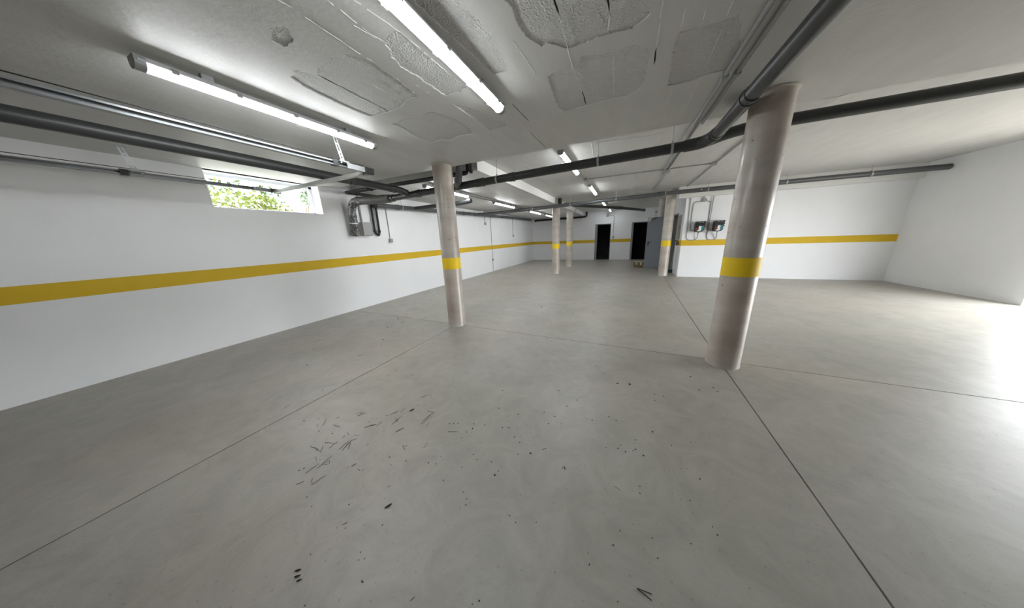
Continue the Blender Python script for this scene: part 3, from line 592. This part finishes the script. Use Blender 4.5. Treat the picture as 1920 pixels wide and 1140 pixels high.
for y, lb in ((5.16, 'lit strip lamp partly hidden behind the first column'), (8.2, 'lit strip lamp on the left low ceiling, right of the first column'),
              (11.45, 'small far strip lamp on the left low ceiling, just left of the middle column'), (13.85, 'farthest strip lamp on the left, touching the middle column')):
    dup(lamp, (XLm, y, ZN), lb, TUBE_FAR if y > 13 else TUBE)
for x, y, lb in ((-1.03, 5.22, 'lit strip lamp crossed by the dark drain pipe, on the high ceiling'), (-.97, 8.42, 'short looking strip lamp on the high ceiling between the two crossing pipes'),
                 (-.93, 12.2, 'small strip lamp just below the second crossing pipe'), (-.86, 15.55, 'tiny farthest strip lamp above the far wall conduit box')):
    dup(lamp, (x, y, ZF), lb, TUBE_FAR if y > 12 else TUBE)

# ------------------------------------------------------------------ garage door rails
def rail(label, x, y0, y1, z, hang, s):
    t = thing('door_track', label, 'rail', (x, y0, z))
    m = MB(); h = .028
    h = .022; sec = [(-h, -.024), (h, -.024), (h, -.010), (h - .004, -.010), (h - .004, -.020), (-h + .004, -.020), (-h + .004, .020), (h - .004, .020), (h - .004, .012), (h, .012), (h, .024), (-h, .024)]
    n = 12
    m.add([(x + a, y0, z + b) for a, b in sec] + [(x + a, y1, z + b) for a, b in sec], [(i, (i + 1) % n, n + (i + 1) % n, n + i) for i in range(n)] + [tuple(range(n - 1, -1, -1)), tuple(range(n, 2 * n))])
    m.build('channel', TRACK, t)
    MB().box((x - .025, y1 - .32, z - .027), (x + .025, y1 - .10, z + .027)).build('splice_plate', GALV, t)
    MB().bbox((x - .032, y1 - .10, z - .038), (x + .032, y1 + .03, z + .036), .010).build('end_block', BLK, t)
    MB().box((x - .026, hang - .11, z - .030), (x + .028, hang - .05, z + .034)).build('stop_block', BLK, t)
    MB().tube([(x + .01, y0, z + .055), (x + .01, y1 - .1, z + .045)], .004, 6).build('cable', BLK, t)
    # perforated hanger strap: two rails and rungs leave slots
    sp = MB()
    zt = ZN; zb_ = z + .03
    a0 = Vector((x + .03, hang, zb_)); a1 = Vector((x + .03, hang - .05, zt))
    L = a1 - a0; ux = Vector((0, 1, 0))
    def bar(p, q, w0, w1):
        vs = []
        for pt in (p, q):
            for dx in (0, .004):
                for wy in (w0, w1): vs.append((pt.x + dx, pt.y + wy, pt.z))
        sp.add(vs, [(0, 1, 5, 4), (2, 6, 7, 3), (0, 4, 6, 2), (1, 3, 7, 5), (0, 2, 3, 1), (4, 5, 7, 6)])
    bar(a0, a1, -.022, -.008); bar(a0, a1, .008, .022)
    for f0, f1 in ((0, .12), (.2, .26), (.34, .40), (.66, .74), (.94, 1)): bar(a0 + L * f0, a0 + L * f1, -.008, .008)
    sp.box((x - .045, hang - .05, z + .022), (x + .05, hang + .06, z + .034)); sp.box((x + .03, hang - .09, zt - .004), (x + .09, hang, zt))
    sp.build('hanger_strap', GALV, t)
    for dy in (-.03, .04): MB().tube([(x + .034, hang + dy, z + .01), (x + .046, hang + dy, z + .01)], .009, 8).build('bolt', GALV, t)
    return t
rail('galvanised garage door rail with a slotted hanger, ending in a black block', -3.05, YF + .03, 2.53, 2.40, 2.16, 1)
rail('galvanised garage door rail beside the left wall window', -5.30, YF + .03, 2.56, 2.40, 1.2, 1)
t = thing('door_track_spreader', 'pale galvanised cross bar joining the ends of the two garage door rails', 'rail', (-4.1, 2.5, 2.385))
MB().bbox((-5.27, 2.475, 2.362), (-3.09, 2.525, 2.408), .006).build('bar', PALE, t)
MB().box((-3.13, 2.465, 2.352), (-3.09, 2.535, 2.412)).build('end_plate', GALV, t); MB().box((-5.27, 2.465, 2.352), (-5.23, 2.535, 2.412)).build('end_plate', GALV, t)

# ------------------------------------------------------------------ conduits and boxes
def conduit(label, path, r=.011, rad=.08, box=None, size=.045, depth=.05, axis='x', saddles=()):
    t = thing('conduit', label, 'conduit', path[0])
    MB().tube(bend(path, rad), r, 10).build('tube', CONDUIT, t, smooth=True)
    if box:
        for b in box:
            (bx, by, bz) = b
            d = {'x': (depth, size, size), 'y': (size, depth, size), 'z': (size, size, depth)}[axis]
            bo = MB().bbox((bx - d[0], by - d[1], bz - d[2]), (bx + d[0], by + d[1], bz + d[2]), .008).build('junction_box', BOXGREY, t)
            e = .004
            if axis == 'x': MB().tube([(bx + d[0], by, bz), (bx + d[0] + e, by, bz)], size * .6, 14).build('cover', BOXGREY, bo, smooth=True)
            if axis == 'y': MB().tube([(bx, by - d[1], bz), (bx, by - d[1] - e, bz)], size * .6, 14).build('cover', BOXGREY, bo, smooth=True)
            if axis == 'z': MB().tube([(bx, by, bz - d[2]), (bx, by, bz - d[2] - e)], size * .6, 14).build('cover', BOXGREY, bo, smooth=True)
    for q in saddles: MB().box((q[0] - .02, q[1] - .02, q[2] - .018), (q[0] + .02, q[1] + .02, q[2] + .018)).build('saddle', CONDUIT, t)
    return t
xw = XL + .013
conduit('thin grey conduit ending in a box on the left wall, left of the first column', [(xw, 5.0, ZN), (xw, 5.0, 1.6)], box=[(XL + .03, 5.0, 1.57)], depth=.028, size=.05)
conduit('grey conduit running down the left wall to the floor with a box near its foot', [(xw, 10.70, ZN), (xw, 10.70, 0.0)], box=[(XL + .03, 10.70, .555)], depth=.028, size=.055)
conduit('short grey conduit ending in a small box high on the left wall', [(xw, 10.17, ZN), (xw, 10.17, 2.2)], box=[(XL + .03, 10.17, 2.17)], depth=.028, size=.045)
conduit('thin grey conduit to a small box on the left wall near the far corner', [(xw, 13.25, ZN), (xw, 13.25, 1.65)], box=[(XL + .03, 13.25, 1.64)], depth=.028, size=.05)
conduit('grey conduit with two boxes on the far wall between the doorways', [(-1.02, YD - .015, ZN + .1), (-1.02, YD - .015, 2.60), (-.66, YD - .015, 2.58), (-.655, YD - .015, 1.36)], box=[(-1.02, YD - .03, 2.60)], depth=.028, size=.075, axis='y')
sb = MB().bbox((-.70, YD - .05, 1.26), (-.60, YD, 1.40), .01).build('switch_box', BOXGREY); tag(sb, 'small grey switch box at the foot of the far wall conduit, above the stripe', 'switch box')
conduit('thin grey conduit down to the top of the grey door', [(1.50, YD - .015, ZN), (1.50, YD - .015, 2.05)], box=[(1.50, YD - .03, 2.62)], depth=.025, size=.05, axis='y')
# ceiling conduits
zk = ZN - .016; zh = ZF - .016
for k, x in enumerate((.625, .70)):
    lb = ('left', 'right')[k]
    conduit('%s one of two grey conduits on the near ceiling, stepping up beyond its edge' % lb,
            [(x, YF + .02, zk), (x, YE + .04, zk), (x + .05, YE + .05, zh), (x + .09, 4.0, zh), (x + .09, 7.15 if k == 0 else 9.98, zh)], r=.015, rad=.03,
            box=[(.755, 7.20, ZF - .03)] if k == 0 else None, size=.075, depth=.03, axis='z', saddles=[(x, yy, zk) for yy in (1.0, 1.9, 2.8)])
conduit('grey conduit crossing the high ceiling from the lamp row to the right', [(-.98, 6.9, zh), (-.98, 7.02, zh), (1.60, 7.02, zh)], r=.011, box=[(-.98, 6.95, ZF - .03), (1.6, 7.02, ZF - .028)], size=.05, depth=.028, axis='z')
conduit('grey conduit along the high ceiling towards the white beam', [(1.60, 4.05, zh), (1.63, 7.1, zh), (1.68, 9.98, zh)], r=.013)
conduit('grey conduit linking the right lamp row', [(-1.03, 6.3, zh), (-.99, 7.4, zh)], r=.010)
conduit('thin conduit along the left lamp row, on the side away from the wall', [(XLm + .09, 4.4, zk), (XLm + .09, 14.9, zk)], r=.011)
conduit('thin conduit beside the left lamp row, nearer the wall', [(XLm - .10, 6.15, zk), (XLm - .10, 12.9, zk)], r=.010)
conduit('thin conduit from the far thin column up across the ceiling', [(-2.30, 12.9, 2.64), (-2.0, 12.0, 2.80), (-1.2, 11.6, zh), (1.3, 11.6, zh)], r=.011, rad=.1)
# grey box on the left wall
t = thing('fuse_box', 'square grey box mounted high on the left wall between foil pipe and black pipes', 'box', (XL, 4.32, 1.70))
MB().bbox((XL, 4.17, 1.70), (XL + .135, 4.42, 2.0), .008).build('housing', BOXGREY, t)
MB().bbox((XL + .135, 4.175, 1.705), (XL + .15, 4.415, 1.995), .005).build('cover', BOXGREY, t)
MB().tube([(XL + .03, 4.26, 2.0), (XL + .03, 4.26, ZN)], .018, 10).build('feed_conduit', CONDUIT, t, smooth=True)
# camera in the far corner
t = thing('security_camera', 'tiny dark dome camera in the far left corner under the ceiling', 'camera', (-5.5, YD, 2.56))
MB().tube([(-5.5, YD, 2.58), (-5.5, YD - .10, 2.58)], .03, 12).build('bracket', BOXGREY, t, smooth=True)
MB().tube([(-5.5, YD - .10, 2.58), (-5.5, YD - .10, 2.52), (-5.5, YD - .10, 2.48)], .05, 14, radii=[.055, .055, .02]).build('dome', BLK, t, smooth=True)

# ------------------------------------------------------------------ two black wall boxes with teal labels and their conduits
def charger(x, lb):
    t = thing('wall_charger', lb, 'wall box', (x, YB, 1.46), 'black wall boxes with teal labels')
    y1 = YB; yf = 9.935
    MB().bbox((x + .02, y1 - .05, 1.50), (x + .25, y1, 1.76), .01).build('back_plate', BOXGREY, t)
    # body outline with a chamfered lower right corner and a proud top
    out = [(0, 1.50), (.03, 1.47), (.17, 1.47), (.225, 1.515), (.235, 1.70), (.245, 1.71), (.245, 1.785), (.01, 1.785), (0, 1.76)]
    m = MB(); n = len(out)
    m.add([(x + a, yf, b) for a, b in out] + [(x + a, y1 - .045, b) for a, b in out], [tuple(range(n)), tuple(range(2 * n - 1, n - 1, -1))] + [(i, n + i, n + (i + 1) % n, (i + 1) % n) for i in range(n)])
    body = m.build('body', BLK, t)
    MB().bbox((x - .004, yf - .018, 1.735), (x + .25, yf + .03, 1.79), .006).build('hood', BLK, t)
    for a in (.06, .14): MB().box((x + a, yf - .0195, 1.755), (x + a + .055, yf - .0175, 1.770)).build('vent_slot', BOXGREY, t)
    def quad(name, pts, mm): 
        q = MB(); k = len(pts)
        q.add([(x + a, yf - .004, b) for a, b in pts] + [(x + a, yf + .001, b) for a, b in pts], [tuple(range(k)), tuple(range(2 * k - 1, k - 1, -1))] + [(i, k + i, k + (i + 1) % k, (i + 1) % k) for i in range(k)])
        q.build(name, mm, t)
    quad('white_label', [(.05, 1.492), (.125, 1.492), (.15, 1.51), (.15, 1.648), (.085, 1.648), (.085, 1.56), (.05, 1.512)], WHITE)
    quad('teal_label', [(.15, 1.51), (.185, 1.51), (.215, 1.54), (.215, 1.648), (.15, 1.648)], TEAL)
    quad('teal_label', [(.05, 1.484), (.14, 1.484), (.18, 1.505), (.15, 1.508), (.125, 1.490), (.05, 1.490)], TEAL)
    c = (x + .045, 1.555)
    MB().tube([(c[0], yf, c[1]), (c[0], yf - .012, c[1])], .042, 20).build('dial_ring', ORANGE, t, smooth=True)
    kn = MB().tube([(c[0], yf - .010, c[1]), (c[0], yf - .035, c[1])], .030, 20).build('dial', RED, t, smooth=True)
    for z in (1.64, 1.685): MB().bbox((x + .232, yf + .03, z - .012), (x + .27, yf + .07, z + .012), .004).build('side_lug', BLK, t)
    MB().tube([(x + .115, yf + .08, 1.475), (x + .115, yf + .08, 1.44)], .020, 12).build('cable_gland', CONDUIT, t, smooth=True)
charger(2.035, 'left one of two black wall boxes with teal and white labels')
charger(2.515, 'right one of two black wall boxes with teal and white labels')
yc = YB - .014
conduit('grey conduit hooking from the round wall box into the left black box', [(2.21, yc, 2.43), (2.14, yc, 2.40), (1.935, yc, 2.40), (1.935, yc, 1.52), (2.06, yc, 1.51)], r=.012, rad=.12)
conduit('grey conduit hooking from the round wall box into the right black box', [(2.21, yc, 2.43), (2.28, yc, 2.40), (2.39, yc, 2.385), (2.40, yc, 1.52), (2.54, yc, 1.51)], r=.012, rad=.10)
conduit('grey conduit looping down from the beam under the left black box', [(1.85, yc, 2.54), (1.86, yc, 1.215), (2.155, yc, 1.215), (2.155, yc - .10, 1.44)], r=.013, rad=.14)
conduit('grey conduit looping down from the beam under the right black box', [(2.435, yc - .03, 2.54), (2.425, yc - .03, 1.9), (2.41, yc, 1.215), (2.675, yc, 1.215), (2.635, yc - .10, 1.44)], r=.013, rad=.14)
t = thing('round_junction_box', 'round grey junction box on the white wall under the beam', 'junction box', (2.21, YB, 2.44))
MB().tube([(2.21, YB, 2.44), (2.21, YB - .06, 2.44)], .06, 20).build('housing', BOXGREY, t, smooth=True)
MB().tube([(2.21, YB - .06, 2.44), (2.21, YB - .068, 2.44)], .045, 20).build('cover', BOXGREY, t, smooth=True)
MB().tube([(2.21, YB - .03, 2.49), (2.21, YB - .03, 2.54)], .012, 10).build('conduit_stub', CONDUIT, t, smooth=True)
# small pale patch marks near the right column are left as paint wear

# ------------------------------------------------------------------ doors
def doorway(idx, x0, x1, wide):
    e = bpy.data.objects.new('door_%d' % idx, None); COL.objects.link(e); e['kind'] = 'structure'; e.location = (x0, YD, 0)
    m = MB(); m.box((x0, YD - .012, 0), (x0 + wide, YD + .16, DZ)); m.box((x0 + wide, YD - .012, DZ - .04), (x1 - .03, YD + .16, DZ)); m.box((x1 - .03, YD - .012, 0), (x1, YD + .16, DZ))
    m.build('door_frame', FRAME, e)
    for z in (.3, 1.05, 1.8): MB().tube([(x0 + wide + .006, YD + .0, z), (x0 + wide + .006, YD + .0, z + .09)], .008, 8).build('hinge', BLK, e)
doorway(1, D1[0], D1[1], .13); doorway(2, D2d[0], D2d[1], .10)
d3 = bpy.data.objects.new('door_3', None); COL.objects.link(d3); d3['kind'] = 'structure'; d3.location = (1.70, 12.42, 0)
ang = math.atan2(.17, -.84)
def dl(u, v, z):  # along the leaf, out of its face, up
    ux, uy = math.cos(ang), math.sin(ang)
    return (1.70 + ux * u - uy * v, 12.42 + uy * u + ux * v, z)
def dbox(name, u0, u1, v0, v1, z0, z1, m, bev=.004):
    b = MB().bbox((u0, v0, z0), (u1, v1, z1), bev); b.v = [dl(*p) for p in b.v]; return b.build(name, m, d3)
dbox('leaf', 0, .85, -.025, .025, .012, 2.13, DOORG)
dbox('leaf_edge', .85, .868, -.03, .03, .012, 2.13, DOORG)
dbox('handle_plate', .755, .795, .025, .036, .97, 1.15, BLK)
def dl_sign(v): return v
hb = MB().tube(bend([dl(.775, .03, 1.11), dl(.775, .075, 1.11), dl(.64, .075, 1.11)], .02), .010, 10); hb.build('handle', BLK, d3, smooth=True)
hb = MB().tube([dl(.775, .03, 1.01), dl(.775, .042, 1.01)], .016, 12); hb.build('lock', BLK, d3, smooth=True)
cl = MB()
pr = [(.84, 2.12), (.60, 2.12), (.74, 2.03), (.78, 1.94), (.84, 2.0)]
k = len(pr)
cl.add([dl(u, .03, z) for u, z in pr] + [dl(u, .075, z) for u, z in pr], [tuple(range(k)), tuple(range(2 * k - 1, k - 1, -1))] + [(i, (i + 1) % k, k + (i + 1) % k, k + i) for i in range(k)])
cl.build('closer_body', BEIGE, d3)
MB().tube([dl(.74, .06, 2.06), dl(.56, .10, 2.085), dl(.50, .16, 2.11)], .014, 8).build('closer_arm', BLK, d3)
m = MB(); m.box((XP - .012, 11.23, 0), (XP + .16, 11.28, 2.16)); m.box((XP - .012, 12.34, 0), (XP + .16, 12.40, 2.16)); m.box((XP - .012, 11.28, 2.11), (XP + .16, 12.34, 2.16))
m.build('door_frame', FRAME, d3)
# panel on the side wall, arm above it
t = thing('wall_panel', 'beige grey metal panel on the wall side behind the round column', 'panel', (XP, 10.7, 1.25))
MB().bbox((XP - .022, 10.55, 1.24), (XP, 11.20, 2.06), .004).build('door', PANEL, t)
MB().bbox((XP - .03, 10.58, 1.6), (XP - .02, 10.60, 1.7), .002).build('handle', BLK, t)
t = thing('door_stay', 'dark brown wall bracket across the yellow stripe beside the doorway', 'bracket', (XP, 10.75, 1.12))
b = MB(); b.add([(XP, 10.50, 1.14), (XP, 10.50, 1.06), (XP, 10.95, 1.22), (XP, 10.95, 1.02), (XP - .035, 10.92, 1.22), (XP - .035, 10.92, 1.02)], [(0, 1, 3, 2), (0, 4, 5, 1), (2, 3, 5, 4), (0, 2, 4), (1, 5, 3)])
b.build('plate', WOOD, t)
MB().tube([(XP - .035, 10.9, 1.2), (XP - .06, 10.96, 1.2)], .012, 8).build('pin', BLK, t)
# things in the doorway
t = MB().tube([(1.80, 11.42, 0), (1.83, 11.5, .6), (1.86, 11.6, 1.25)], .018, 8).build('wooden_pole', WOOD); tag(t, 'wooden pole leaning in the dark doorway behind the column', 'pole', 'poles in the doorway')
t = MB().tube([(1.70, 11.33, 0), (1.735, 11.34, .55), (1.765, 11.36, 1.05)], .012, 8).build('wooden_pole', GALV); tag(t, 'thin pale metal pole leaning in the dark doorway behind the column', 'pole', 'poles in the doorway')
t = thing('green_crate', 'small dark green crate on the floor by the dark doorway', 'crate', (1.66, 11.18, 0))
cr = MB(); cr.bbox((1.58, 11.12, 0), (1.73, 11.26, .10), .006); cr.build('body', GREEN, t)
MB().box((1.57, 11.11, .10), (1.74, 11.27, .115)).build('rim', GREEN, t)
for i, (x0, x1, y0, y1, h, lb) in enumerate(((.46, .63, 12.80, 13.0, .25, 'left brown cardboard box with a pale label, beside the open grey door'), (.635, .85, 12.66, 12.88, .25, 'right brown cardboard box with a pale label, touching the open grey door'))):
    t = thing('cardboard_box', lb, 'box', ((x0 + x1) / 2, (y0 + y1) / 2, 0), 'cardboard boxes by the door')
    MB().bbox((x0, y0, 0), (x1, y1, h), .004).build('carton', CARD, t)
    MB().box((x0 + .07, y0 - .002, .12), (x0 + .13, y0, .23)).build('label', CREAM, t)
    MB().box((x0, y0, h), (x1, y1, h + .003)).build('lid_tape', CREAM, t)

# ------------------------------------------------------------------ litter on the floor
def litter(name, mb, m, label, group, cat='debris'):
    mb_o = mb.build(name, m); tag(mb_o, label, cat, group); return mb_o
def recenter(o):
    me = o.data; c = sum((v.co for v in me.vertices), Vector()) / len(me.vertices); c.z = 0
    for v in me.vertices: v.co -= c
    o.location = c
for a, b in TWIGS:
    A_, B_ = Vector((*a, 0)), Vector((*b, 0)); L = (B_ - A_).length; d = (B_ - A_).normalized(); nn = Vector((-d.y, d.x, 0)); k = 4
    r = random.uniform(.0009, .0014) * (1.0 + L * 2.0)
    pts = [A_.lerp(B_, i / k) + nn * math.sin(math.pi * i / k) * L * random.uniform(-.06, .06) + Vector((0, 0, r + random.uniform(0, .002))) for i in range(k + 1)]
    o = litter('twig', MB().tube(pts, r, 5, radii=[r * .8, r, r, r * .9, r * .5]), TWIG, 'thin dry twig lying on the concrete floor', 'dry twigs scattered on the floor', 'twig'); recenter(o)
p0, p1, p2 = [Vector((*p, .003)) for p in VTWIG]
o = litter('twig', MB().tube([p1, p0.lerp(p1, .5), p0], .0019, 6).tube([p0, p0.lerp(p2, .5), p2], .0016, 6), TWIG, 'forked V shaped dry twig at the bottom right of the floor', None, 'twig'); recenter(o)
def crumb(x, y, s, flat=.6, n=7):
    m = MB(); st = random.uniform(.8, 1.5); a0 = random.uniform(0, 6.28)
    ring = []
    for k in range(n):
        a = 2 * math.pi * k / n; rr = s / 2 * random.uniform(.75, 1.15)
        px, py = math.cos(a) * rr * st, math.sin(a) * rr / st
        ring.append((x + px * math.cos(a0) - py * math.sin(a0), y + px * math.sin(a0) + py * math.cos(a0)))
    vs = [(p[0], p[1], .0) for p in ring] + [(x + (p[0] - x) * .7, y + (p[1] - y) * .7, s * flat * random.uniform(.3, .5)) for p in ring]
    m.add(vs, [tuple(range(n - 1, -1, -1)), tuple(range(n, 2 * n))] + [(i, (i + 1) % n, n + (i + 1) % n, n + i) for i in range(n)])
    return m
for x, y, s in SPECKS:
    o = litter('dirt_crumb', crumb(x, y, s * .85), DIRT, 'tiny dark crumb of dirt on the concrete floor', 'crumbs of dirt on the floor'); recenter(o)
lbs = ['dark folded leaf scrap lying on the floor, left of centre', 'brown leaf scrap at the lower left, upper one of three', 'brown leaf scrap at the lower left, middle one of three', 'brown leaf scrap at the lower left, lowest of three', 'dark curled leaf scrap among the twigs']
for (x, y, s), lb in zip(CHIPS, lbs):
    m = MB(); a = random.uniform(.6, 1.2); n = 5; vs = []
    for i in range(n):
        t_ = i / (n - 1) - .5; wd = (.25 - t_ * t_ * .8) * s * .75
        cx, cy = x + math.cos(a) * t_ * s * 1.2, y + math.sin(a) * t_ * s * 1.2
        for sgn in (-1, 0, 1): vs.append((cx - math.sin(a) * wd * sgn * 1.0, cy + math.cos(a) * wd * sgn, .001 + (.25 * s * (abs(sgn)) * .5 + .1 * s * abs(t_))))
    fs = [(3 * i + j, 3 * i + j + 1, 3 * i + j + 4, 3 * i + j + 3) for i in range(n - 1) for j in range(2)]
    m.add(vs, fs); o = litter('dead_leaf', m, LEAF, lb, 'dead leaf scraps', 'leaf')
    md = o.modifiers.new('thick', 'SOLIDIFY'); md.thickness = .0015; recenter(o)
